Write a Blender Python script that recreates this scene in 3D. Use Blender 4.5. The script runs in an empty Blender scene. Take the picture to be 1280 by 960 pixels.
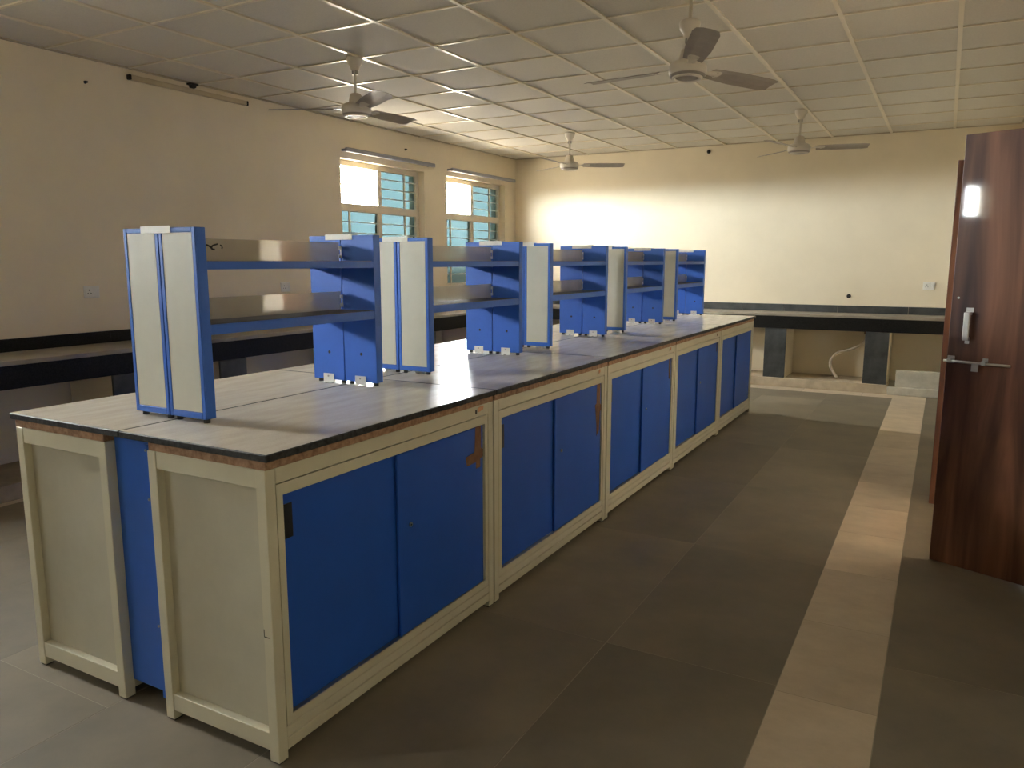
import bpy, bmesh, math, random
from math import sin, cos, pi, radians
from mathutils import Vector, Matrix
random.seed(7)
SC = bpy.context.scene
COL = SC.collection

# ------------------------------------------------------------------ camera, sky, exposure
HC = 1.398                      # camera height
cam = bpy.data.cameras.new('camera'); camo = bpy.data.objects.new('camera', cam); COL.objects.link(camo)
camo.location = (0, 0, HC)
camo.rotation_euler = (pi/2 - 0.1572, 0, 0.5071)
cam.sensor_width = 36; cam.lens = 966.7*36/1280; cam.clip_start = .02
SC.camera = camo

SKY_LOW, SKY_HIGH, SKY_GROUND = 85.0, 40.0, 16.0
w = bpy.data.worlds.new('sky'); SC.world = w; w.use_nodes = True
nt = w.node_tree; nt.nodes.clear()
o_ = nt.nodes.new('ShaderNodeOutputWorld'); bg = nt.nodes.new('ShaderNodeBackground')
tc = nt.nodes.new('ShaderNodeTexCoord'); sx = nt.nodes.new('ShaderNodeSeparateXYZ')
mr = nt.nodes.new('ShaderNodeMapRange'); mr.inputs[1].default_value = -1; mr.inputs[2].default_value = 1
cr = nt.nodes.new('ShaderNodeValToRGB'); e = cr.color_ramp.elements
e[0].position = .0; e[0].color = (.10, .085, .065, 1)
e[1].position = 1.0; e[1].color = (.42, .46, .52, 1)
a = e.new(.492); a.color = (SKY_GROUND/SKY_LOW, SKY_GROUND/SKY_LOW*.9, SKY_GROUND/SKY_LOW*.75, 1)
a = e.new(.503); a.color = (.90, .96, 1, 1)
a = e.new(.66); a.color = (.95, .95, .93, 1)
nt.links.new(tc.outputs['Generated'], sx.inputs[0]); nt.links.new(sx.outputs['Z'], mr.inputs[0])
nt.links.new(mr.outputs[0], cr.inputs[0]); nt.links.new(cr.outputs[0], bg.inputs[0])
bg.inputs[1].default_value = SKY_LOW; nt.links.new(bg.outputs[0], o_.inputs[0])

SC.view_settings.view_transform = 'Standard'; SC.view_settings.look = 'None'
SC.view_settings.exposure = 1.85; SC.view_settings.gamma = 1; SC.view_settings.use_curve_mapping = False
SC.cycles.use_denoising = True
SC.cycles.diffuse_bounces = 6; SC.cycles.max_bounces = 12; SC.cycles.transparent_max_bounces = 16
SC.cycles.sample_clamp_indirect = 8.0
SC.cycles.caustics_reflective = False; SC.cycles.caustics_refractive = False

def portal(name, loc, sxy, rot):
    l = bpy.data.lights.new(name, 'AREA'); l.shape = 'RECTANGLE'; l.size, l.size_y = sxy
    l.cycles.is_portal = True
    o = bpy.data.objects.new(name, l); COL.objects.link(o); o.location = loc; o.rotation_euler = rot
    return o

# room constants
XL, XR, YB, YF, ZC = -5.25, .57, 9.55, -3.20, 2.767
WIN = [6.00, 7.85, .75, -1.78]            # near edge (y) of each window in the left wall
WW, WZ0, WZ1 = 1.40, 1.08, 2.40
DY0, DY1, DH = 3.765, 4.995, 1.98         # doorway in the right wall
# sky portals at the clear upper panes and at the ends of the corridor (sampling guides only, they give no light)
for y in WIN:
    portal('window_portal', (XL-.13, y+WW/2, (WZ0+WZ1)/2), (WW, WZ1-WZ0), (0, -pi/2, 0)).rotation_euler = (pi/2, 0, -pi/2)
    
# ------------------------------------------------------------------ materials
def nodes(name):
    m = bpy.data.materials.new(name); m.use_nodes = True
    return m, m.node_tree, m.node_tree.nodes['Principled BSDF']
def mk(name, c, rough=.5, metal=0, vary=.12, vscale=3, bump=0, bscale=60, stretch=(1, 1, 1), rvar=0, rnd=0, spec=.5, coat=0, c2=None):
    m, t, b = nodes(name); N = t.nodes.new; L = t.links.new
    b.inputs['Roughness'].default_value = rough; b.inputs['Metallic'].default_value = metal
    b.inputs['Specular IOR Level'].default_value = spec
    if coat:
        b.inputs['Coat Weight'].default_value = coat; b.inputs['Coat Roughness'].default_value = .06
    co = N('ShaderNodeTexCoord'); mp = N('ShaderNodeMapping'); mp.inputs['Scale'].default_value = stretch
    L(co.outputs['Object'], mp.inputs[0])
    nz = N('ShaderNodeTexNoise'); nz.inputs['Scale'].default_value = vscale; nz.inputs['Detail'].default_value = 6
    nz.inputs['Roughness'].default_value = .62
    L(mp.outputs[0], nz.inputs['Vector'])
    fac = nz.outputs['Fac']
    r = N('ShaderNodeValToRGB'); r.color_ramp.elements[0].position = .3; r.color_ramp.elements[1].position = .7
    d = c2 if c2 else tuple(x*(1-vary) for x in c)
    u = c if c2 else tuple(min(1, x*(1+vary)) for x in c)
    r.color_ramp.elements[0].color = (*d, 1); r.color_ramp.elements[1].color = (*u, 1)
    L(fac, r.inputs[0]); out = r.outputs[0]
    if rnd:
        oi = N('ShaderNodeObjectInfo'); k = N('ShaderNodeMapRange'); k.inputs[3].default_value = 1-rnd; k.inputs[4].default_value = 1+rnd
        L(oi.outputs['Random'], k.inputs[0])
        vm = N('ShaderNodeVectorMath'); vm.operation = 'SCALE'; L(out, vm.inputs[0]); L(k.outputs[0], vm.inputs['Scale']); out = vm.outputs[0]
        # shift the grain of each piece
        va = N('ShaderNodeVectorMath'); va.operation = 'SCALE'; va.inputs[0].default_value = (31, 17, 9); L(oi.outputs['Random'], va.inputs['Scale'])
        L(va.outputs[0], mp.inputs['Location'])
    L(out, b.inputs['Base Color'])
    if rvar:
        rr = N('ShaderNodeMapRange'); rr.inputs[3].default_value = max(.02, rough-rvar); rr.inputs[4].default_value = min(1, rough+rvar)
        L(fac, rr.inputs[0]); L(rr.outputs[0], b.inputs['Roughness'])
    if bump:
        n2 = N('ShaderNodeTexNoise'); n2.inputs['Scale'].default_value = bscale; n2.inputs['Detail'].default_value = 4
        L(mp.outputs[0], n2.inputs['Vector'])
        bp = N('ShaderNodeBump'); bp.inputs['Strength'].default_value = bump; bp.inputs['Distance'].default_value = .004
        L(n2.outputs['Fac'], bp.inputs['Height']); L(bp.outputs[0], b.inputs['Normal'])
    return m

M = {}
M['wall'] = mk('wall_paint', (.72, .63, .47), .7, vary=.05, vscale=1.3, bump=.12, bscale=25)
M['trim'] = mk('wall_trim', (.42, .36, .26), .6)
M['tile'] = mk('ceiling_tile', (.62, .58, .51), .85, vary=.06, vscale=90, bump=.25, bscale=160, rnd=.035)
M['bar'] = mk('ceiling_bar', (.66, .58, .44), .28, vary=.04)
M['kota'] = mk('kota_stone', (.245, .205, .148), .55, spec=.25, c2=(.150, .130, .097), vscale=1.9, bump=.05, bscale=12, rvar=.1, rnd=.10)
M['marble'] = mk('marble_floor', (.60, .49, .36), .5, vscale=5, c2=(.46, .37, .265), bump=.04, bscale=10, rnd=.13, stretch=(1, 1.3, 1))
M['grout'] = mk('grout', (.30, .265, .205), .9)
M['enamel'] = mk('cream_enamel', (.56, .525, .395), .42, vary=.05, vscale=5, bump=.03, bscale=200)
M['panel'] = mk('cream_panel', (.47, .445, .35), .45, vary=.05, vscale=9)
M['blue'] = mk('blue_enamel', (.026, .125, .54), .4, vary=.07, vscale=6, bump=.03, bscale=300)
M['blue_door'] = mk('blue_door_enamel', (.019, .088, .43), .5, spec=.25, vary=.07, vscale=3, bump=.03, bscale=300)
M['rack_panel'] = mk('rack_panel', (.52, .51, .43), .5, vary=.05, vscale=7)
M['ply'] = mk('chipboard', (.46, .29, .18), .85, vscale=40, c2=(.20, .105, .06), bump=.5, bscale=90)
M['black'] = mk('black_plastic', (.012, .012, .013), .4)
M['rubber'] = mk('rubber_foot', (.05, .045, .04), .7)
M['white'] = mk('white_plastic', (.72, .70, .64), .45, vary=.03)
M['steel'] = mk('steel', (.40, .38, .35), .36, metal=1, vary=.08, vscale=20)
M['alu'] = mk('aluminium_bar', (.25, .25, .28), .4, metal=0, vary=.06)
M['fan'] = mk('fan_enamel', (.60, .54, .45), .35, vary=.05)
M['blade'] = mk('shaded_fan_blade', (.30, .255, .215), .45, vary=.12, vscale=8)  # darker than the cream body: shade of the blade undersides put into the colour
M['tape'] = mk('brown_tape', (.22, .10, .045), .25, vscale=30, c2=(.12, .05, .025))
M['sticker'] = mk('orange_sticker', (.70, .30, .14), .6, vscale=60, c2=(.5, .28, .16))
M['frame'] = mk('window_frame_paint', (.66, .58, .45), .45, vary=.04)
M['grille'] = mk('grille_paint', (.62, .60, .54), .45)
M['plinth'] = mk('plinth_stone', (.50, .41, .29), .7, vscale=6, c2=(.33, .27, .19), bump=.2, bscale=30)
M['stone_slab'] = mk('grey_marble', (.50, .47, .39), .7, vscale=9, c2=(.36, .34, .28), bump=.2, bscale=40)
M['hose'] = mk('hose', (.55, .46, .34), .5)
M['board'] = mk('dark_shelf_board', (.095, .078, .066), .55, vary=.2, vscale=8)
M['dark'] = mk('soot', (.02, .017, .013), .9)
M['batten'] = mk('batten_paint', (.50, .41, .27), .5)
M['granite_black'] = mk('black_granite', (.014, .013, .012), .38, vary=.5, vscale=120, rvar=.06, spec=.12)
M['ledge'] = mk('dusty_counter_top', (.34, .30, .24), .4, vscale=4, c2=(.22, .19, .15))
M['granite_dusty'] = mk('dusty_black_granite', (.065, .068, .066), .5, vscale=5, c2=(.012, .013, .014), bump=.05, bscale=30)
M['granite_edge'] = mk('granite_edge', (.055, .055, .055), .55, spec=.2, vscale=70, c2=(.008, .008, .008), bump=.4, bscale=60)
M['corridor'] = mk('corridor_paint', (.36, .34, .30), .8, vary=.05)

# worktop: dusty polished grey granite, brushed dust streaks
def granite_top():
    m, t, b = nodes('grey_granite_top'); N = t.nodes.new; L = t.links.new
    co = N('ShaderNodeTexCoord'); oi = N('ShaderNodeObjectInfo')
    ad = N('ShaderNodeVectorMath'); ad.operation = 'ADD'
    sc = N('ShaderNodeVectorMath'); sc.operation = 'SCALE'; sc.inputs[0].default_value = (13, 7, 3)
    L(oi.outputs['Random'], sc.inputs['Scale']); L(co.outputs['Object'], ad.inputs[0]); L(sc.outputs[0], ad.inputs[1])
    mp = N('ShaderNodeMapping'); mp.inputs['Scale'].default_value = (14, 3.0, 1); mp.inputs['Rotation'].default_value = (0, 0, .5); L(ad.outputs[0], mp.inputs[0])
    n1 = N('ShaderNodeTexNoise'); n1.inputs['Scale'].default_value = 1.6; n1.inputs['Detail'].default_value = 8; L(mp.outputs[0], n1.inputs['Vector'])
    n2 = N('ShaderNodeTexNoise'); n2.inputs['Scale'].default_value = 260; n2.inputs['Detail'].default_value = 2; L(ad.outputs[0], n2.inputs['Vector'])
    mx = N('ShaderNodeMix'); mx.inputs[0].default_value = .45; L(n1.outputs['Fac'], mx.inputs[2]); L(n2.outputs['Fac'], mx.inputs[3])
    r = N('ShaderNodeValToRGB'); r.color_ramp.elements[0].position = .3; r.color_ramp.elements[1].position = .7
    r.color_ramp.elements[0].color = (.47, .42, .345, 1); r.color_ramp.elements[1].color = (.60, .54, .45, 1)
    L(mx.outputs[0], r.inputs[0]); L(r.outputs[0], b.inputs['Base Color'])
    k = N('ShaderNodeMapRange'); k.inputs[3].default_value = .14; k.inputs[4].default_value = .28; b.inputs['Specular IOR Level'].default_value = .13
    L(n1.outputs['Fac'], k.inputs[0]); L(k.outputs[0], b.inputs['Roughness'])
    bp = N('ShaderNodeBump'); bp.inputs['Strength'].default_value = .03; bp.inputs['Distance'].default_value = .001
    L(n1.outputs['Fac'], bp.inputs['Height']); L(bp.outputs[0], b.inputs['Normal'])
    return m
M['top'] = granite_top()

def wood():
    m, t, b = nodes('dark_wood_laminate'); N = t.nodes.new; L = t.links.new
    co = N('ShaderNodeTexCoord'); mp = N('ShaderNodeMapping'); mp.inputs['Scale'].default_value = (11, 11, .9); L(co.outputs['Object'], mp.inputs[0])
    n1 = N('ShaderNodeTexNoise'); n1.inputs['Scale'].default_value = 1.0; n1.inputs['Detail'].default_value = 7; n1.inputs['Distortion'].default_value = .8
    L(mp.outputs[0], n1.inputs['Vector'])
    r = N('ShaderNodeValToRGB'); e = r.color_ramp.elements
    e[0].position = .28; e[0].color = (.042, .018, .012, 1); e[1].position = .75; e[1].color = (.26, .115, .065, 1)
    a = e.new(.5); a.color = (.12, .052, .032, 1)
    L(n1.outputs['Fac'], r.inputs[0]); L(r.outputs[0], b.inputs['Base Color'])
    b.inputs['Roughness'].default_value = .42; b.inputs['Specular IOR Level'].default_value = .25; b.inputs['Coat Weight'].default_value = .4; b.inputs['Coat Roughness'].default_value = .035
    return m
M['wood'] = wood()

def glass(name, tint, refl, diff=None, dfac=0.0, rough=.03):
    m = bpy.data.materials.new(name); m.use_nodes = True; t = m.node_tree; t.nodes.clear(); N = t.nodes.new; L = t.links.new
    o = N('ShaderNodeOutputMaterial'); tr = N('ShaderNodeBsdfTransparent'); tr.inputs[0].default_value = (*tint, 1)
    src = tr.outputs[0]
    if diff:
        df = N('ShaderNodeBsdfDiffuse')
        co = N('ShaderNodeTexCoord'); nz = N('ShaderNodeTexNoise'); nz.inputs['Scale'].default_value = 9; L(co.outputs['Object'], nz.inputs['Vector'])
        r = N('ShaderNodeValToRGB'); r.color_ramp.elements[0].color = (*[x*.8 for x in diff], 1); r.color_ramp.elements[1].color = (*diff, 1)
        L(nz.outputs['Fac'], r.inputs[0]); L(r.outputs[0], df.inputs[0])
        mx = N('ShaderNodeMixShader'); mx.inputs[0].default_value = dfac; L(src, mx.inputs[1]); L(df.outputs[0], mx.inputs[2]); src = mx.outputs[0]
    gl = N('ShaderNodeBsdfGlossy'); gl.inputs['Roughness'].default_value = rough
    lw = N('ShaderNodeLayerWeight'); lw.inputs[0].default_value = refl
    ge = N('ShaderNodeNewGeometry'); iv = N('ShaderNodeMath'); iv.operation = 'SUBTRACT'; iv.inputs[0].default_value = 1
    L(ge.outputs['Backfacing'], iv.inputs[1])
    mu = N('ShaderNodeMath'); mu.operation = 'MULTIPLY'; L(iv.outputs[0], mu.inputs[0]); L(lw.outputs['Fresnel'], mu.inputs[1])
    # a pane has two faces: the one the ray enters by tints and reflects, the one it leaves by is neutral
    tb = N('ShaderNodeBsdfTransparent'); m3 = N('ShaderNodeMixShader'); L(iv.outputs[0], m3.inputs[0]); L(tb.outputs[0], m3.inputs[1]); L(src, m3.inputs[2]); src = m3.outputs[0]
    m2 = N('ShaderNodeMixShader'); L(mu.outputs[0], m2.inputs[0]); L(src, m2.inputs[1]); L(gl.outputs[0], m2.inputs[2])
    L(m2.outputs[0], o.inputs[0]); return m
M['clear'] = glass('clear_glass', (.97, .99, .98), .25)
M['teal'] = glass('teal_film_glass', (.0017, .0030, .0032), .3, diff=(.07, .12, .12), dfac=.35)
M['guard'] = glass('dusty_shelf_glass', (.80, .80, .76), .45, diff=(.58, .53, .43), dfac=.76, rough=.04)

# ------------------------------------------------------------------ helpers
def box(bm, x0, x1, y0, y1, z0, z1, bev=0, mi=0):
    r = bmesh.ops.create_cube(bm, size=1)
    vs = r['verts']
    bmesh.ops.scale(bm, vec=(x1-x0, y1-y0, z1-z0), verts=vs)
    bmesh.ops.translate(bm, vec=((x0+x1)/2, (y0+y1)/2, (z0+z1)/2), verts=vs)
    fs = list({f for v in vs for f in v.link_faces})
    for f in fs: f.material_index = mi
    if bev:
        es = list({e for v in vs for e in v.link_edges})
        bmesh.ops.bevel(bm, geom=es, offset=bev, segments=1, profile=.5, affect='EDGES', clamp_overlap=True)
def lathe(bm, prof, seg=24, c=(0, 0, 0), smooth=True):
    rings = []
    for (r, z) in prof:
        if r < 1e-6: rings.append([bm.verts.new((c[0], c[1], c[2]+z))])
        else: rings.append([bm.verts.new((c[0]+r*cos(2*pi*i/seg), c[1]+r*sin(2*pi*i/seg), c[2]+z)) for i in range(seg)])
    for a, b in zip(rings, rings[1:]):
        for i in range(seg):
            j = (i+1) % seg
            if len(a) == 1 and len(b) == 1: continue
            if len(a) == 1: f = bm.faces.new((a[0], b[j], b[i]))
            elif len(b) == 1: f = bm.faces.new((a[i], a[j], b[0]))
            else: f = bm.faces.new((a[i], a[j], b[j], b[i]))
            f.smooth = smooth
    bmesh.ops.recalc_face_normals(bm, faces=bm.faces[:])
def tube(bm, pts, r, seg=8, cap=True):
    pts = [Vector(p) for p in pts]; rings = []
    up0 = Vector((0, 0, 1))
    for i, p in enumerate(pts):
        d = (pts[min(i+1, len(pts)-1)]-pts[max(i-1, 0)]).normalized()
        s = d.cross(up0)
        if s.length < .05: s = d.cross(Vector((1, 0, 0)))
        s.normalize(); t = s.cross(d)
        rings.append([bm.verts.new(p+r*(s*cos(2*pi*k/seg)+t*sin(2*pi*k/seg))) for k in range(seg)])
    for a, b in zip(rings, rings[1:]):
        for k in range(seg):
            f = bm.faces.new((a[k], a[(k+1) % seg], b[(k+1) % seg], b[k])); f.smooth = True
    if cap:
        bm.faces.new(rings[0]); bm.faces.new(rings[-1])
    bmesh.ops.recalc_face_normals(bm, faces=bm.faces[:])
def cyl(bm, c, r, h, axis='z', seg=16):
    d = {'x': Vector((h/2, 0, 0)), 'y': Vector((0, h/2, 0)), 'z': Vector((0, 0, h/2))}[axis]
    c = Vector(c); tube(bm, [c-d, c+d], r, seg)
def plate(bm, pts, d, axis):
    """extrude polygon pts (2-D) by thickness; axis 'x': pts are (y,z), d=(x0,x1)"""
    def P(u, v, w): return {'x': (w, u, v), 'y': (u, w, v), 'z': (u, v, w)}[axis]
    a = [bm.verts.new(P(u, v, d[0])) for u, v in pts]; b = [bm.verts.new(P(u, v, d[1])) for u, v in pts]
    bm.faces.new(a); bm.faces.new(b[::-1]); n = len(pts)
    for i in range(n): bm.faces.new((a[i], b[i], b[(i+1) % n], a[(i+1) % n]))
    bmesh.ops.recalc_face_normals(bm, faces=bm.faces[:])
def obj(name, bm, m, parent=None, loc=None, kind=None):
    me = bpy.data.meshes.new(name); bm.to_mesh(me); bm.free()
    for x in (m if isinstance(m, (list, tuple)) else [m]): me.materials.append(M[x])
    o = bpy.data.objects.new(name, me); COL.objects.link(o)
    if parent: o.parent = parent
    if loc: o.location = loc
    if kind: o['kind'] = kind
    return o
def B(name, m, parent, *boxes, bev=0, **k):
    bm = bmesh.new()
    for b in boxes: box(bm, *b, bev=bev)
    return obj(name, bm, m, parent, **k)
def inst(src, name, parent, loc, rotz=0):
    o = bpy.data.objects.new(name, src.data); COL.objects.link(o); o.parent = parent; o.location = loc; o.rotation_euler.z = rotz
    return o
def tag(o, label, cat, group=None):
    o['label'] = label; o['category'] = cat
    if group: o['group'] = group
    return o
def thing(name, label, cat, loc=(0, 0, 0), rotz=0, group=None):
    o = bpy.data.objects.new(name, None); COL.objects.link(o); o.location = loc; o.rotation_euler.z = rotz; o.empty_display_size = .1
    return tag(o, label, cat, group)
def dup(root, loc, rotz=None, label=None, group=None):
    def rec(o, par):
        c = o.copy(); COL.objects.link(c); c.parent = par
        for ch in kids.get(o, []): rec(ch, c)
        return c
    kids = {}
    for o in bpy.data.objects:
        if o.parent: kids.setdefault(o.parent, []).append(o)
    r = rec(root, None); r.location = loc
    if rotz is not None: r.rotation_euler.z = rotz
    if label: r['label'] = label
    if group: r['group'] = group
    return r
def struct(name, bm, m):
    return obj(name, bm, m, kind='structure')

# ------------------------------------------------------------------ walls
T = .22
def wall_boxes(bm, lo, hi, z0, z1, holes, place):
    """wall along one axis with rectangular holes (a0,a1,h0,h1)"""
    cuts = sorted(holes); cur = lo
    for (a0, a1, h0, h1) in cuts:
        if a0 > cur: box(bm, *place(cur, a0, z0, z1))
        if h0 > z0: box(bm, *place(a0, a1, z0, h0))
        if h1 < z1: box(bm, *place(a0, a1, h1, z1))
        cur = a1
    if cur < hi: box(bm, *place(cur, hi, z0, z1))
bm = bmesh.new()
wall_boxes(bm, YF-T, YB+T, -.1, 3.1, [(y, y+WW, WZ0, WZ1) for y in WIN], lambda a, b, c, d: (XL-T, XL, a, b, c, d))
wl = struct('wall_left', bm, 'wall')
bm = bmesh.new(); box(bm, XL, XR, YB, YB+T, -.1, 3.1); struct('wall_back', bm, 'wall')
bm = bmesh.new(); box(bm, XL, XR, YF-T, YF, -.1, 3.1); struct('wall_front', bm, 'wall')
bm = bmesh.new()
wall_boxes(bm, YF-T, YB+T, -.1, 3.1, [(DY0, DY1, -.1, DH)], lambda a, b, c, d: (XR, XR+T, a, b, c, d))
struct('wall_right', bm, 'wall')
# dark wall angle that carries the ceiling
B('trim_1', 'trim', None, (XL, XL+.022, YF, YB, ZC-.004, ZC+.02), kind='structure')
B('trim_2', 'trim', None, (XL+.022, XR-.022, YB-.022, YB, ZC-.004, ZC+.02), kind='structure')
B('trim_3', 'trim', None, (XR-.022, XR, YF, YB, ZC-.004, ZC+.02), kind='structure')

# ------------------------------------------------------------------ ceiling: tiles in a T-bar grid
bm = bmesh.new(); box(bm, XL, XR, YF, YB, 2.80, 2.90); ceil = struct('ceiling', bm, 'tile')
S = .5925
xs = [-.035-S*k for k in range(9)]            # runners
ys = [3.17+S*k for k in range(-11, 11)]
xe = sorted([x for x in xs if x > XL+.03] + [XL, XR]); ye = sorted([y for y in ys if YF+.03 < y < YB-.03] + [YF, YB])
cache = {}
for i in range(len(xe)-1):
    for j in range(len(ye)-1):
        a, b, c, d = xe[i]+.004, xe[i+1]-.004, ye[j]+.004, ye[j+1]-.004
        key = (round(b-a, 3), round(d-c, 3))
        if key not in cache:
            cache[key] = B('ceiling_tile', 'tile', ceil, (0, b-a, 0, d-c, 0, .012), loc=(a, c, ZC+.006))
        else: inst(cache[key], 'ceiling_tile', ceil, (a, c, ZC+.006))
rb = None
for x in xe[1:-1]:
    if rb is None: rb = B('main_runner', 'bar', ceil, (-.013, .013, YF, YB, -.004, .006), bev=.001, loc=(x, 0, ZC))
    else: inst(rb, 'main_runner', ceil, (x, 0, ZC))
tcache = {}
for i in range(len(xe)-1):
    L_ = round(xe[i+1]-xe[i]-.026, 3)
    for y in ye[1:-1]:
        if L_ not in tcache: tcache[L_] = B('cross_tee', 'bar', ceil, (0, L_, -.010, .010, -.0025, .006), bev=.001, loc=(xe[i]+.013, y, ZC))
        else: inst(tcache[L_], 'cross_tee', ceil, (xe[i]+.013, y, ZC))

# ------------------------------------------------------------------ floor: kota slabs with a marble strip
bm = bmesh.new(); box(bm, XL-.0, XR+T, YF, YB, -.10, -.0007); floor = struct('floor', bm, 'grout')
kc = {}
def slab(kind, name, x0, x1, y0, y1):
    g = .0012; key = (kind, round(x1-x0, 3), round(y1-y0, 3))
    if key not in kc:
        kc[key] = B(name, kind, floor, (g, x1-x0-g, g, y1-y0-g, -.02, 0), bev=.0008, loc=(x0, y0, 0))
    else: inst(kc[key], name, floor, (x0, y0, 0))
SX0, SX1 = -.390, -.082
YM0 = 8.80                                   # marble border before the back counter
cols = [SX0-.61*k for k in range(0, 8)]
for i in range(len(cols)-1):
    off = [0, 0, .35, .0, .5, .2, .0][i]
    y = 2.52-1.165*5-off
    lo, hi = YF, YM0
    ed = sorted({lo, hi} | {round(y+1.165*k, 3) for k in range(0, 14) if lo+.05 < y+1.165*k < hi-.05})
    for a, b in zip(ed, ed[1:]): slab('kota', 'kota_slab', cols[i+1], cols[i], a, b)
ed = [YF] + [YF+.9+1.165*k for k in range(0, 9) if YF+.9+1.165*k < YB-.6] + [YB-.5]
ed = sorted(set([YF, -1.83, -.66, .51, 1.68, 2.84, 4.0, 5.16, 6.33, 7.5, 8.66, 9.05]))
for a, b in zip(ed, ed[1:]): slab('kota', 'kota_slab', SX1, XR, a, b)
ed = [YF, -2.74, -2.16, -1.58, -1.0, -.42, .16, .74, 1.32, 1.9, 2.49, 3.075, 3.665, 4.24, 4.75, 5.3, 5.85, 6.40, 7.05, 7.63, 8.2, YM0]
for a, b in zip(ed, ed[1:]): slab('marble', 'marble_tile', SX0, SX1, a, b)
x = SX1
while x > -4.7:
    x2 = max(x-.6, -4.74)
    slab('marble', 'marble_tile', x2, x, YM0, 9.05); x = x2
# under the left strip up to the plinth
for a, b in zip([YF, -1.6, .2, 2.0, 3.8, 5.6, 7.4], [-1.6, .2, 2.0, 3.8, 5.6, 7.4, YM0]): slab('marble', 'marble_tile', -4.76, cols[-1], a, b)

# ------------------------------------------------------------------ windows
def build_window(n, y0, clear=1.0):
    y1 = y0+WW; xo = XL-.14
    root = bpy.data.objects.new('window_%d' % n, None); COL.objects.link(root); root['kind'] = 'structure'
    root.location = (xo, y0, WZ0)
    W, H = WW, WZ1-WZ0; f = .055
    zt0, zt1 = .82, .90                       # transom
    ym = W/2
    B('window_frame', 'frame', root, (0, .06, 0, f, 0, H), (0, .06, W-f, W, 0, H), (0, .06, f, W-f, 0, f), (0, .06, f, W-f, H-f, H), bev=.003)
    B('transom', 'frame', root, (0, .06, f, W-f, zt0, zt1), bev=.003)
    B('mullion', 'frame', root, (.002, .058, ym-.03, ym+.03, f, zt0), (.002, .058, ym-.03, ym+.03, zt1, H-f), bev=.003)
    bays = [(f, ym-.03), (ym+.03, W-f)]
    for c, (a, b) in enumerate(bays):
        for r, (c0, c1) in enumerate([(f, zt0), (zt1, H-f)]):
            if c == 0 and r == 1:
                m_ = a+(b-a)*clear
                B('glass_pane', 'clear', root, (.026, .030, a, m_, c0, c1))
                if clear < 1:                   # added teal part and bar, narrowing the light from an unseen window
                    B('glass_pane', 'teal', root, (.026, .030, m_+.002, b, c0, c1)); B('sash_bar', 'frame', root, (.031, .045, m_-.012, m_+.012, c0, c1))
            else: B('glass_pane', 'teal', root, (.026, .030, a, b, c0, c1))
            if not (c == 0 and r == 1):
                s = b-.19 if c == 1 else a+.17
                B('sash_bar', 'frame', root, (.031, .045, s-.011, s+.011, c0, c1))
    bm = bmesh.new()
    gb = None
    for z in [.165, .275, .385, .495, .605, .715, .985, 1.085, 1.185]:
        if gb is None:
            cyl(bm, (0, ym, 0), .0055, W-2*f, 'y', 8); gb = obj('grille_bar', bm, 'grille', root, loc=(.052, 0, z))
        else: inst(gb, 'grille_bar', root, (.052, 0, z))
    B('window_sill', 'granite_black', root, (.06, .165, 0, W, -.001, .014), bev=.002)
for n, y in enumerate(WIN): build_window(n+1, y, (.45 if n == 3 else 1.0))

def curtain_rod(y0, y1, z, label):
    t = thing('curtain_rod', label, 'curtain rod', (XL+.075, y0, z), group='curtain rods over the windows')
    bm = bmesh.new(); box(bm, -.017, .017, 0, y1-y0, -.02, .02, bev=.006); obj('rod', bm, 'alu', t)
    for y in (.03, y1-y0-.03):
        B('bracket', 'alu', t, (-.075, -.012, y-.012, y+.012, -.012, .012), bev=.002)
curtain_rod(6.00, 7.50, 2.472, 'grey curtain rod over the window nearer the camera')
curtain_rod(7.85, 9.39, 2.466, 'grey curtain rod over the window by the far corner')

# ------------------------------------------------------------------ stone counters along the left and back walls
CT, CB, CA = .822, .775, .655               # top, slab underside, apron bottom
CX, CY = XL+.51, YB-.51
ct = thing('stone_counter', 'black granite counter on short pillars along the left and back walls', 'counter', (0, 0, 0))
E0 = YF+.02
B('counter_slab', 'ledge', ct, (XL+.001, CX, E0, CY, CB+.02, CT), bev=.003)
B('counter_slab', 'ledge', ct, (XL+.001, XR-.002, CY, YB-.001, CB+.02, CT), bev=.003)
B('apron', 'granite_black', ct, (CX-.03, CX-.006, E0, CY-.03, CA, CB+.02), bev=.001)
B('apron', 'granite_black', ct, (CX-.03, XR-.002, CY+.006, CY+.03, CA, CB+.02), bev=.001)
ysp = [E0, -.35, .72, 1.8, 2.6, 3.46, 4.4, 5.3, 6.2, 7.2, 8.1, 9.0, YB-.001]
for a, b in zip(ysp, ysp[1:]): B('splash_tile', 'granite_dusty' if a > 5 else 'granite_black', ct, (XL+.001, XL+.018, a+.001, b-.001, CT, .905), bev=.001)
xsp = [XL+.018, -4.3, -3.45, -2.7, -2.11, -1.63, -1.05, -.33, XR-.002]
for a, b in zip(xsp, xsp[1:]): B('splash_tile', 'granite_dusty', ct, (a+.0015, b-.0015, YB-.018, YB-.001, CT, .904), bev=.001)
B('plinth', 'plinth', ct, (XL+.001, CX+.02, E0, CY-.02, 0, .10), bev=.004)
bm = bmesh.new(); box(bm, XL+.001, -.455, CY-.02, YB-.001, 0, .10, bev=.004); obj('plinth', bm, 'plinth', ct)
bm = bmesh.new(); box(bm, -.452, XR-.002, CY-.035, YB-.001, 0, .085, bev=.006); obj('plinth', bm, 'stone_slab', ct)
pl = fl = None
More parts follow.
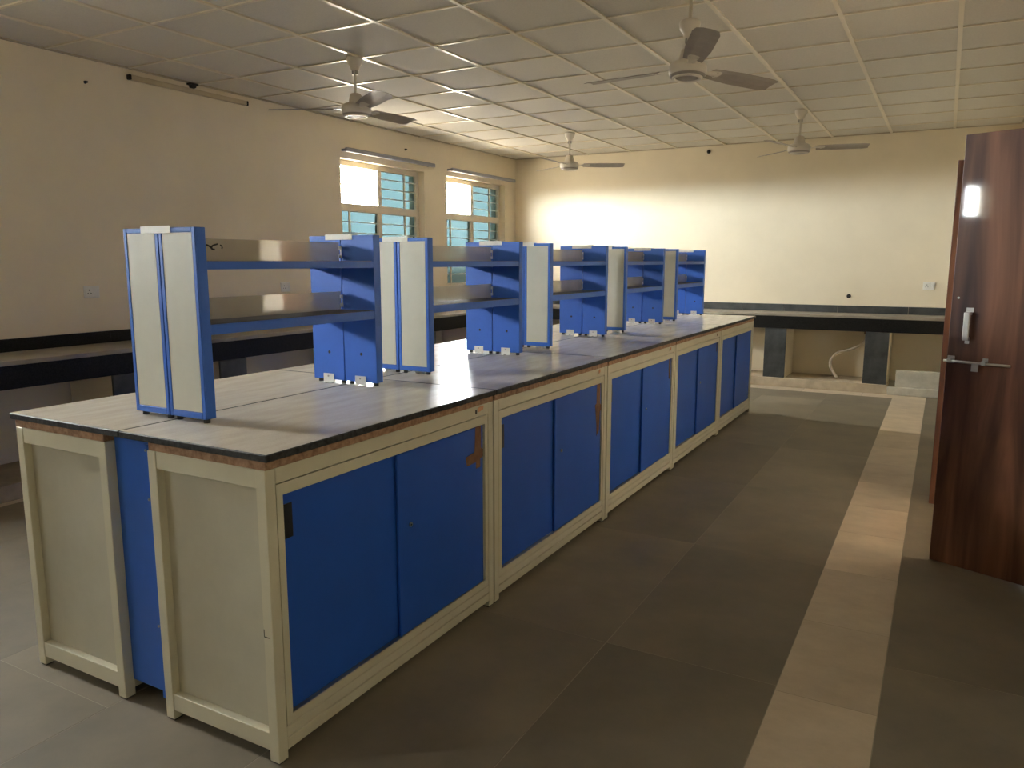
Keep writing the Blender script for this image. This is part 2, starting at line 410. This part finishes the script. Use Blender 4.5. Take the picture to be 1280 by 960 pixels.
for x in (-.70, -1.74, -2.78, -3.82):
    if pl is None:
        pl = B('pillar', 'wall', ct, (0, .235, .022, .485, 0, CB-.10), loc=(x, CY, .10))
        fl = B('pillar_facing', 'granite_dusty', ct, (-.003, .228, 0, .021, 0, CA-.102), bev=.002, loc=(x, CY, .10))
    else:
        inst(pl, 'pillar', ct, (x, CY, .10)); inst(fl, 'pillar_facing', ct, (x, CY, .10))
p2 = f2 = None
for y in (-2.6, -1.5, -.4, .7, 1.7, 3.13, 4.0, 5.5, 6.6, 7.7):
    if p2 is None:
        p2 = B('pillar', 'wall', ct, (.022, .485, 0, .25, 0, CB-.10), loc=(XL, y, .10))
        p2.location = (XL, y, .10)
        f2 = B('pillar_facing', 'granite_dusty', ct, (.487, .508, -.003, .25, 0, CA-.102), bev=.002, loc=(XL, y, .10))
    else:
        inst(p2, 'pillar', ct, (XL, y, .10)); inst(f2, 'pillar_facing', ct, (XL, y, .10))

# pale stone slab standing on the plinth, and the white waste hose
t = B('stone_slab', 'stone_slab', None, (-.385, .06, 9.055, 9.12, .085, .262), bev=.004)
tag(t, 'pale grey stone slab standing on edge on the plinth below the back counter', 'stone slab')
bm = bmesh.new()
cv = [(-.72, 9.45, .60), (-.73, 9.44, .54), (-.78, 9.40, .47), (-.88, 9.36, .42), (-1.0, 9.33, .38), (-1.06, 9.30, .30), (-1.05, 9.28, .22), (-1.00, 9.26, .14), (-.98, 9.25, .115)]
def smooth(pts, n=5):
    P = [Vector(p) for p in pts]; out = []
    for i in range(len(P)-1):
        a, b, c, d = P[max(i-1, 0)], P[i], P[i+1], P[min(i+2, len(P)-1)]
        for k in range(n):
            s = k/n; out.append(.5*((2*b)+(c-a)*s+(2*a-5*b+4*c-d)*s*s+(3*b-a-3*c+d)*s**3))
    return out+[P[-1]]
tube(bm, smooth(cv), .016, 8)
hs = thing('waste_hose', 'bent cream waste hose hanging under the back counter between two pillars', 'hose', (0, 0, 0))
obj('hose', bm, 'hose', hs)
bm = bmesh.new(); cyl(bm, (-.72, 9.45, .62), .028, .05, 'z', 12); box(bm, -.78, -.66, 9.40, 9.50, .640, .652); obj('outlet_collar', bm, 'tape', hs)

# ------------------------------------------------------------------ base cabinets (face at local x = 0, looking +x; y 0..1.18)
CW, CDp, CZ = 1.185, .478, .853
def make_cabinet(label, variant):
    t = thing('base_cabinet', label, 'cabinet', group='cream and blue base cabinets of the island')
    lg = .036
    for (x0, y0) in ((-lg, 0), (-lg, CW-lg), (-CDp, 0), (-CDp, CW-lg)):
        B('leg', 'enamel', t, (x0, x0+lg, y0, y0+lg, .006, CZ), bev=.002)
        B('foot_pad', 'rubber', t, (x0+.004, x0+lg-.004, y0+.004, y0+lg-.004, 0, .006))
    # rails: header front/back, end rails, bottom rails
    B('top_rail', 'enamel', t, (-lg, -.001, lg, CW-lg, .808, CZ), (-CDp+.001, -CDp+lg, lg, CW-lg, .79, CZ),
      (-CDp+lg, -lg, .002, lg-.004, .800, CZ), (-CDp+lg, -lg, CW-lg+.004, CW-.002, .800, CZ), bev=.0015)
    B('bottom_rail', 'enamel', t, (-lg, -.001, lg, CW-lg, .030, .064), (-lg, -.002, lg, CW-lg, .0665, .0985), (-CDp+.001, -CDp+lg, lg, CW-lg, .030, .11),
      (-CDp+lg, -lg, .002, lg-.004, .036, .090), (-CDp+lg, -lg, CW-lg+.004, CW-.002, .036, .090), bev=.0015)
    # door surround set inside the legs with a fine groove round it
    a, b, c, d = lg+.003, CW-lg-.003, .101, .805
    o0, o1, p0, p1 = .062, CW-.058, .128, .772
    B('door_surround', 'enamel', t, (-.055, -.002, a, o0, c, d), (-.055, -.002, o1, b, c, d), (-.055, -.002, o0, o1, c, p0), (-.055, -.002, o0, o1, p1, d))
    B('end_panel', 'panel', t, (-CDp+lg, -lg, .026, .030, .085, .803))
    B('end_panel', 'panel', t, (-CDp+lg, -lg, CW-.030, CW-.026, .085, .803))
    B('back_panel', 'panel', t, (-CDp+.012, -CDp+.016, lg, CW-lg, .10, .80))
    B('inner_floor', 'panel', t, (-CDp+.02, -.057, .031, CW-.031, .100, .112))
    mid = o0+(o1-o0)*.478
    dl = B('sliding_door', 'blue_door', t, (-.030, -.019, o0+.001, mid+.03, p0-.0, p1-.0), bev=.002)
    dr = B('sliding_door', 'blue_door', t, (-.016, -.005, mid, o1-.012, p0+.002, p1-.003), bev=.002)
    B('door_track', 'steel', t, (-.055, -.004, o0, o1, p0-.0005, p0+.002))
    B('recessed_pull', 'black', dl, (-.0188, -.0165, o0+.010, o0+.046, .638, .737))
    bm = bmesh.new(); cyl(bm, (-.0035, mid+.065, .512), .008, .006, 'x', 12); obj('lock', bm, 'steel', dr)
    bm = bmesh.new(); cyl(bm, (-.0002, mid+.065, .512), .003, .002, 'x', 8); obj('keyhole', bm, 'black', dr)
    # leftovers of brown packing tape on the right door
    y = o1-.045
    tp = {1: [(y-.022, .770), (y+.018, .770), (y+.018, .60), (y+.032, .585), (y+.032, .53), (y+.012, .52), (y+.012, .455), (y-.02, .455), (y-.02, .505), (y-.085, .50), (y-.092, .57), (y-.03, .585), (y-.028, .62)],
          2: [(y-.024, .769), (y+.02, .769), (y+.02, .60), (y+.036, .585), (y+.034, .54), (y+.02, .53), (y+.012, .37), (y-.02, .33), (y-.026, .45), (y-.04, .56), (y-.045, .60), (y-.026, .61)],
          3: [(y-.02, .768), (y+.016, .768), (y+.014, .58), (y+.006, .55), (y-.018, .57)],
          4: [(y-.012, .768), (y+.010, .768), (y+.010, .66), (y-.010, .65)]}.get(variant)
    if tp:
        k = {1: .87, 2: 1.0, 3: 1, 4: 1}[variant]
        tp = [(u, .770-(.770-v)*(.52 if variant == 1 else .62)) for u, v in tp]
        bm = bmesh.new(); plate(bm, tp, (-.0052, -.0042), 'x'); o = obj('tape_strip', bm, 'tape', dr); o['label'] = 'torn brown packing tape'
        bm = bmesh.new(); box(bm, -.001, .0006, CW-.130, CW-.122, .822, .838); obj('lock_hole', bm, 'black', t)
        s = {1: .040, 2: .016, 3: .014, 4: .010}[variant]
        bm = bmesh.new(); plate(bm, [(CW-.112, .826), (CW-.112+s*.9, .832), (CW-.112+s, .845), (CW-.112+s*.5, .848), (CW-.114, .842)], (-.001, .0008), 'x')
        obj('sticker_scrap', bm, 'sticker', t)
    B('packing_board', 'ply', t, (-CDp+.006, .002, .001, CW-.001, CZ, .879), bev=.0015)
    return t
Y0, MOD = 1.408, 1.195
FX, FXL = -1.527, -2.682
ordr = ['nearest', 'second', 'middle', 'fourth', 'farthest']
extra = ['with wide torn brown tape on its right door', 'with a long shiny tape strip on its right door', 'with a faint tape strip', 'with a thin tape scrap', 'without tape, by the far end']
for k in range(5):
    c = make_cabinet('%s aisle-side cabinet, blue sliding doors, %s' % (ordr[k], extra[k]), k+1)
    c.location = (FX, Y0+MOD*k, 0)
    if k == 0:                                  # small L-shaped scratch on the corner leg
        bm = bmesh.new(); box(bm, -.0335, -.0312, -.0006, .001, .380, .402); box(bm, -.0335, -.014, -.0006, .001, .379, .3815); obj('scratch', bm, 'dark', c)
lc = None
for k in range(5):
    lab = '%s cabinet of the window-side row behind the island' % ordr[k] if k else 'window-side end cabinet, cream recessed end panel, left of the blue filler panel'
    if lc is None:
        lc = make_cabinet(lab, 0); lc.location = (FXL, Y0+CW, 0); lc.rotation_euler.z = pi
    else: dup(lc, (FXL, Y0+CW+MOD*k, 0), label=lab)
fp = thing('filler_panel', 'blue steel filler panel between the two end cabinets', 'panel', (0, 0, 0))
B('panel', 'blue', fp, (FXL+CDp+.003, FX-CDp-.003, Y0+.030, Y0+.034, .062, .872), (FX-CDp-.016, FX-CDp-.003, Y0+.004, Y0+.030, .062, .866), bev=.001)
bm = bmesh.new()
for z in (.85, .70, .3): cyl(bm, (FX-CDp-.010, Y0+.003, z), .004, .004, 'y', 8)
obj('screws', bm, 'steel', fp)

# worktop: ten granite slabs in two rows
wt = thing('worktop', 'grey polished granite worktop with thin dark joints on the island', 'worktop', (0, 0, 0))
XS = -2.118
sl = {}
for side, (x0, x1) in enumerate(((XS+.0015, -1.508), (-2.695, XS-.0015))):
    for k in range(5):
        if side not in sl:
            bm = bmesh.new(); box(bm, 0, x1-x0, 0, MOD-.003, 0, .021, bev=.003)
            for f in bm.faces: f.material_index = 0 if f.normal.z > .9 else 1
            sl[side] = obj('granite_slab', bm, ['top', 'granite_edge'], wt, loc=(x0, 1.398, .879))
        else: inst(sl[side], 'granite_slab', wt, (x0, 1.398+MOD*k, .879))

# ------------------------------------------------------------------ reagent racks on the worktop
RD, UW, PT = .870, .165, .040
def make_upright(t, x0, y0, outward):
    """one narrow upright: blue folded tray, cream board on the outer face. outward = -1 faces -y"""
    x1 = x0+UW; z0, z1 = .014, .60; y1 = y0+PT; rim = .014
    if outward < 0: ya, yb, yi = y0, y0+.005, (y0+.005, y1)
    else: ya, yb, yi = y1-.005, y1, (y0, y1-.005)
    u = B('upright', 'blue', t, (x0, x1, yi[0], yi[1], z0, z1), (x0, x0+rim, ya, yb, z0, z1), (x1-rim, x1, ya, yb, z0, z1), (x0+rim, x1-rim, ya, yb, z0, z0+rim+.006), (x0+rim, x1-rim, ya, yb, z1-rim, z1), bev=.0012)
    ym = (ya+yb)/2
    B('end_board', 'rack_panel', u, (x0+rim+.0015, x1-rim-.0015, ym-.0015, ym+.0015, z0+rim+.0075, z1-rim-.0015))
    yin = y1 if outward < 0 else y0                     # inner face
    s = 1 if outward < 0 else -1
    xm = (x0+x1)/2
    lo, hi = sorted((yin+s*.0005, yin+s*.004)); lo2, hi2 = sorted((yin+s*.0005, yin+s*.022))
    b = B('floor_bracket', 'white', u, (xm-.027, xm+.027, lo, hi, .003, .038), (xm-.027, xm-.01, lo2, hi2, .0005, .003), (xm+.01, xm+.027, lo2, hi2, .0005, .003))
    bm = bmesh.new(); cyl(bm, (xm, yin+s*.005, .028), .004, .003, 'y', 8); obj('screw', bm, 'steel', u)
    bm = bmesh.new(); cyl(bm, (xm+.006, yin+s*.0006, .128), .0065, .0008, 'y', 12); obj('cable_hole', bm, 'black', u)
    for fx in (x0+.02, x1-.02):
        bm = bmesh.new(); cyl(bm, (fx, (y0+y1)/2, .007), .010, .0138, 'z', 10); obj('foot', bm, 'rubber', u)
def make_rack(label):
    t = thing('reagent_rack', label, 'shelf rack', group='blue reagent racks on the worktop')
    for y, out in ((0, -1), (RD-PT, 1)):
        for x in (-.167, .002): make_upright(t, x, y, out)
        B('joining_strip', 'white', t, (-.078, .062, y-.0012 if out < 0 else y+.002, y+PT-.002, .6003, .6055), (-.078, .062, *((y-.0022, y-.0006) if out < 0 else (y-.0022, y-.0004)), .583, .6055), bev=.0006)
    for z0, z1 in ((.2735, .305), (.4735, .4985)):
        s = B('shelf', 'blue', t, (-.165, .165, PT+.0005, RD-PT-.0005, z1-.004, z1), (-.165, -.160, PT+.0005, RD-PT-.0005, z0, z1-.004), (.160, .165, PT+.0005, RD-PT-.0005, z0, z1-.004),
              (-.160, -.148, PT+.0005, RD-PT-.0005, z0, z0+.002), (.148, .160, PT+.0005, RD-PT-.0005, z0, z0+.002))
        B('shelf_board', 'board', s, (-.158, .158, PT+.002, RD-PT-.002, z1+.0002, z1+.0014))
        g = B('glass_guard', 'guard', s, (-.003, .003, PT+.006, RD-PT-.012, z1+.0016, z1+.074))
        for yy in (PT+.001, RD-PT-.018):
            B('guard_clip', 'white', s, (.003, .006, yy, yy+.017, z1+.012, z1+.026), (.003, .006, yy, yy+.017, z1+.046, z1+.060), (.003, .005, yy+(.011 if yy > .5 else 0), yy+(.017 if yy > .5 else .006), z1+.012, z1+.060))
    return t
r0 = make_rack('blue two-shelf rack nearest the camera, cream end boards'); r0.location = (-2.130, 1.588, .900)
for k, lab in enumerate(['blue two-shelf rack second from the camera, in front of the far window', 'middle blue two-shelf rack of five on the worktop', 'fourth blue two-shelf rack from the camera', 'farthest blue two-shelf rack at the end of the worktop'], 1):
    dup(r0, (-2.130, 1.588+MOD*k, .900), label=lab)

# dark smudge on the upper glass of the nearest rack
sh = [c for c in r0.children if c.name.startswith('shelf')][-1]
bm = bmesh.new()
tube(bm, smooth([(.0034, 0.160, 0.554), (.0034, 0.180, 0.551), (.0034, 0.195, 0.544), (.0034, 0.202, 0.550), (.0034, 0.222, 0.555)], 4), .0028, 6)
tube(bm, smooth([(.0034, 0.190, 0.548), (.0034, 0.200, 0.538), (.0034, 0.208, 0.537)], 4), .003, 6)
tube(bm, smooth([(.0034, 0.232, 0.552), (.0034, 0.240, 0.547), (.0034, 0.238, 0.540)], 4), .0025, 6)
obj('smudge', bm, 'dark', sh)

# ------------------------------------------------------------------ ceiling fans
def make_fan(label, loc, ang, lower=False):
    t = thing('ceiling_fan', label, 'ceiling fan', (loc[0], loc[1], ZC-(.022 if lower else 0)), group='three-blade ceiling fans')
    dz = -.095 if lower else 0
    if lower: t.rotation_euler.x = radians(-3.5)          # hangs a little out of true
    bm = bmesh.new()
    lathe(bm, [(0.0, .001+dz), (.052, .001+dz), (.056, -.01+dz), (.05, -.04+dz), (.034, -.062+dz), (.030, -.082+dz), (.014, -.086+dz), (0, -.086+dz)], 24); obj('canopy', bm, 'fan', t)
    bm = bmesh.new()
    for s in (-1, 1): box(bm, s*.014-.004, s*.014+.004, -.012, .012, -.112+dz, -.086+dz)
    obj('shackle', bm, 'steel', t)
    bm = bmesh.new(); cyl(bm, (0, 0, -.115), .0105, .268, 'z', 12); obj('down_rod', bm, 'fan', t)
    bm = bmesh.new()
    lathe(bm, [(0, -.236), (.032, -.236), (.040, -.244), (.050, -.290), (.058, -.302), (.058, -.304), (0, -.304)], 28); obj('bell_cover', bm, 'fan', t)
    bm = bmesh.new()
    lathe(bm, [(0, -.3042), (.078, -.3042), (.092, -.313), (.100, -.326), (.100, -.336), (.100, -.350), (.098, -.362), (.094, -.370), (.080, -.374), (0, -.374)], 36)
    mo = obj('motor', bm, 'fan', t)
    bm = bmesh.new(); lathe(bm, [(.0945, -.3705), (.090, -.379), (.081, -.381), (.081, -.375)], 36); obj('rim_band', bm, 'blade', mo)
    bm = bmesh.new(); lathe(bm, [(.0805, -.3745), (.0805, -.386), (.076, -.3895), (.066, -.390), (.062, -.384), (.062, -.3745)], 36); obj('trim_ring', bm, 'fan', mo)
    bm = bmesh.new(); lathe(bm, [(.0615, -.375), (.0615, -.383), (.050, -.386), (0, -.388)], 28); obj('motor_cap', bm, 'blade', mo)
    bl = None
    for k in range(3):
        an = radians(ang)+2*pi*k/3
        if bl is None:
            bm = bmesh.new(); n = 10
            for side in (0, 1): pass
            pr = []
            for i in range(n+1):
                s = i/n; x = .150+s*.445
                hw = .050+.016*min(1, s*2.5)
                if s > .93: hw -= .012*(s-.93)/.07
                tw = -.22*(1-.15*s)          # pitch
                pr.append((x, hw, tw))
            top = []; bot = []
            for x, hw, tw in pr:
                rt, rbm = [], []
                for v in (-1, -.4, .4, 1):
                    cz = .006*(1-v*v)
                    rt.append(bm.verts.new((x, hw*v*cos(tw), hw*v*sin(tw)+cz+.0012)))
                    rbm.append(bm.verts.new((x, hw*v*cos(tw), hw*v*sin(tw)+cz-.0012)))
                top.append(rt); bot.append(rbm)
            for i in range(n):
                for j in range(3):
                    bm.faces.new((top[i][j], top[i+1][j], top[i+1][j+1], top[i][j+1]))
                    bm.faces.new((bot[i][j], bot[i][j+1], bot[i+1][j+1], bot[i+1][j]))
                bm.faces.new((top[i][0], bot[i][0], bot[i+1][0], top[i+1][0])); bm.faces.new((top[i][3], top[i+1][3], bot[i+1][3], bot[i][3]))
            for i in (0, n):
                bm.faces.new(top[i]+bot[i][::-1])
            bmesh.ops.recalc_face_normals(bm, faces=bm.faces[:])
            bl = obj('blade', bm, 'blade', t, loc=(0, 0, -.338)); bl.rotation_euler.z = an
            bm = bmesh.new(); plate(bm, [(.095, -.022), (.125, -.016), (.16, -.026), (.215, -.034), (.225, 0), (.215, .034), (.16, .026), (.125, .016), (.095, .022)], (.0, .003), 'z')
            for x, y in ((.19, -.02), (.19, .02)): cyl(bm, (x, y, .000), .006, .012, 'z', 8)
            for v in bm.verts:                      # lie in the pitched plane of the blade
                if v.co.x > .13: v.co.z += -v.co.y*.22*min(1, (v.co.x-.13)/.04) + .004
            br = obj('blade_bracket', bm, 'fan', bl, loc=(0, 0, -.0005))
        else:
            b2 = inst(bl, 'blade', t, (0, 0, -.338), an); inst(br, 'blade_bracket', b2, (0, 0, -.0005))
    return t
make_fan('cream three-blade ceiling fan in front of the nearer window', (-3.626, 4.323), -33)
make_fan('largest ceiling fan in view, above the middle of the island, shade-coloured blade undersides', (-1.284, 4.257), 55, lower=True)
make_fan('cream ceiling fan in the far corner near the second window', (-3.66, 7.87), 30)
make_fan('small-looking ceiling fan before the back wall on the right', (-1.27, 7.73), 15)

# ------------------------------------------------------------------ double door in the right wall, both leaves ajar
bm = bmesh.new()
box(bm, XR-.012, XR+T+.012, DY0, DY0+.03, 0, DH); box(bm, XR-.012, XR+T+.012, DY1-.03, DY1, 0, DH); box(bm, XR-.012, XR+T+.012, DY0+.03, DY1-.03, DH-.03, DH)
struct('trim_4', bm, 'wood')
LW, LT = .575, .034
def make_leaf(n, hinge, free, hand, label):
    d = Vector((free[0]-hinge[0], free[1]-hinge[1])); t = thing('door_%d' % n, label, 'door', (hinge[0], hinge[1], .006), math.atan2(d.y, d.x)); t['kind'] = 'structure'
    W = d.length
    # local x from hinge to free edge; the face seen from the camera is y = 0, thickness goes to the far side
    y0, y1 = (-LT, 0) if hand < 0 else (0, LT)
    bm = bmesh.new(); box(bm, 0, W, y0, y1, 0, 1.936, bev=.002); obj('leaf', bm, 'wood', t)
    for z in (.25, 1.0, 1.72):
        bm = bmesh.new(); cyl(bm, (-.004, (y0+y1)/2, z), .007, .09, 'z', 10); obj('hinge', bm, 'steel', t)
    return t, W, y0, y1
d1, W1, y0, y1 = make_leaf(1, (.563, 3.788), (.032, 4.010), -1, 'dark brown wood door leaf with pull handle and slide bolt, nearest the camera')
# which local y side faces the camera
dv = Vector((.032-.563, 4.010-3.788, 0)).normalized(); nv = Vector((-dv.y, dv.x, 0))
F = 1 if nv.dot(Vector((-.386, -.923, 0))) > 0 else -1
fy = y1 if F > 0 else y0
def fb(bm, s0, s1, z0, z1, h0, h1, bev=0):
    """box on the door face: s measured from the free edge, h height off the face"""
    lo, hi = sorted((fy+F*h0, fy+F*h1)); box(bm, W1-s1, W1-s0, lo, hi, z0-.006, z1-.006, bev=bev)
bm = bmesh.new(); fb(bm, .068, .094, 1.052, 1.178, .022, .034, .004); fb(bm, .070, .092, 1.052, 1.066, .0005, .024, .002); fb(bm, .070, .092, 1.164, 1.178, .0005, .024, .002)
h = obj('pull_handle', bm, 'steel', d1)
bm = bmesh.new(); fb(bm, .066, .096, 1.176, 1.196, .0003, .004, .001); fb(bm, .070, .088, 1.036, 1.054, .0003, .004, .001); obj('handle_plate', bm, 'steel', h)
bm = bmesh.new(); cyl(bm, (W1-.13, fy+F*.017, .949), .006, .27, 'x', 10); bolt = obj('slide_bolt', bm, 'steel', d1)
bm = bmesh.new(); fb(bm, .005, .035, .945, .978, .0004, .004, .001); fb(bm, .010, .030, .949, .966, .004, .026, .001); fb(bm, .150, .172, .945, .978, .0004, .004, .001); fb(bm, .152, .170, .949, .966, .004, .026, .001); obj('bolt_guide', bm, 'steel', bolt)
bm = bmesh.new(); fb(bm, .115, .142, .918, .952, .018, .027, .001); obj('hasp', bm, 'steel', bolt)
bm = bmesh.new(); cyl(bm, (W1-.028, fy+F*.001, 1.232), .005, .003, 'y', 8); obj('screw', bm, 'steel', d1)
make_leaf(2, (.563, 4.968), (.015, 5.008), 1, 'second dark brown door leaf, mostly hidden behind the nearer leaf')

# corridor outside the doorway: walls, floor, ceiling, open to daylight at both ends
CXW = XR+T+1.9
bm = bmesh.new(); box(bm, CXW, CXW+.2, -.6, 9.4, -.1, 3.1); struct('wall_corridor', bm, 'corridor')
bm = bmesh.new(); box(bm, XR+T, CXW, -.6, 9.4, -.10, -.001); struct('floor_corridor', bm, 'kota')
bm = bmesh.new(); box(bm, XR+T, CXW, -.6, 9.4, 2.8, 2.9); struct('ceiling_corridor', bm, 'corridor')

# ------------------------------------------------------------------ small fittings on the walls
def socket(label, loc, facing, wide=.115):
    t = thing('wall_socket', label, 'socket', loc, group='white switch and socket plates')
    if facing == 'x': t.rotation_euler.z = pi/2
    # local: plate in xz, looking -y
    B('cover_plate', 'white', t, (-wide/2, wide/2, -.010, -.0005, -.042, .042), bev=.003)
    B('socket_module', 'white', t, (-.046, .006, -.0125, -.010, -.030, .030), bev=.001)
    for x, z in ((-.020, .012), (-.031, -.010), (-.009, -.010)):
        bm = bmesh.new(); cyl(bm, (x, -.0126, z), .0048 if z > 0 else .004, .0006, 'y', 10); obj('pin_hole', bm, 'black', t)
    B('rocker_switch', 'white', t, (.016, .042, -.0150, -.010, -.026, .026), bev=.0015)
    return t
socket('white socket plate on the left wall, left of the nearest rack', (XL, 3.35, 1.187), 'x')
socket('white socket plate on the left wall, seen over the nearest rack shelf', (XL, 5.195, 1.168), 'x')
socket('white socket plate on the back wall beside the door leaf', (-.150, YB, 1.135), 'y')
socket('white socket plate on the back wall, seen between the racks', (-4.28, YB, 1.17), 'y')

t = thing('batten_light', 'empty cream tube-light batten with dark end caps on the left wall', 'light fitting', (XL, 0, 2.705))
B('batten_body', 'batten', t, (.0005, .034, 3.77, 4.83, -.018, .018), bev=.004)
for a, b in ((3.748, 3.7695), (4.8305, 4.846)): B('end_cap', 'dark', t, (.0005, .036, a, b, -.018, .018), bev=.004)
bm = bmesh.new(); cyl(bm, (XL+.022, 4.30, 2.744), .020, .04, 'x', 10); box(bm, XL+.0005, XL+.045, 4.262, 4.338, 2.748, 2.762)
tag(obj('cable_box', bm, 'dark'), 'small black cable box under the ceiling above the tube-light batten', 'cable box')
for (x, y, z, ax, lab) in [(XL, 3.432, 2.609, 'x', 'rusty nail in the left wall left of the tube-light batten'),
                           (XL, 7.05, 2.60, 'x', 'dark hook in the left wall above the nearer curtain rod'),
                           (-.942, YB, 1.01, 'y', 'dark bolt sticking out of the back wall above the splash tiles'),
                           (-2.60, YB, 2.70, 'y', 'dark hook at the top of the back wall under the ceiling')]:
    bm = bmesh.new()
    if ax == 'x': cyl(bm, (x+.014, y, z), .007, .026, 'x', 8); cyl(bm, (x+.003, y, z), .011, .004, 'x', 10)
    else: cyl(bm, (x, y-.018, z), .013, .034, 'y', 8); cyl(bm, (x, y-.003, z), .024, .004, 'y', 10)
    tag(obj('wall_bolt', bm, 'dark'), lab, 'bolt')
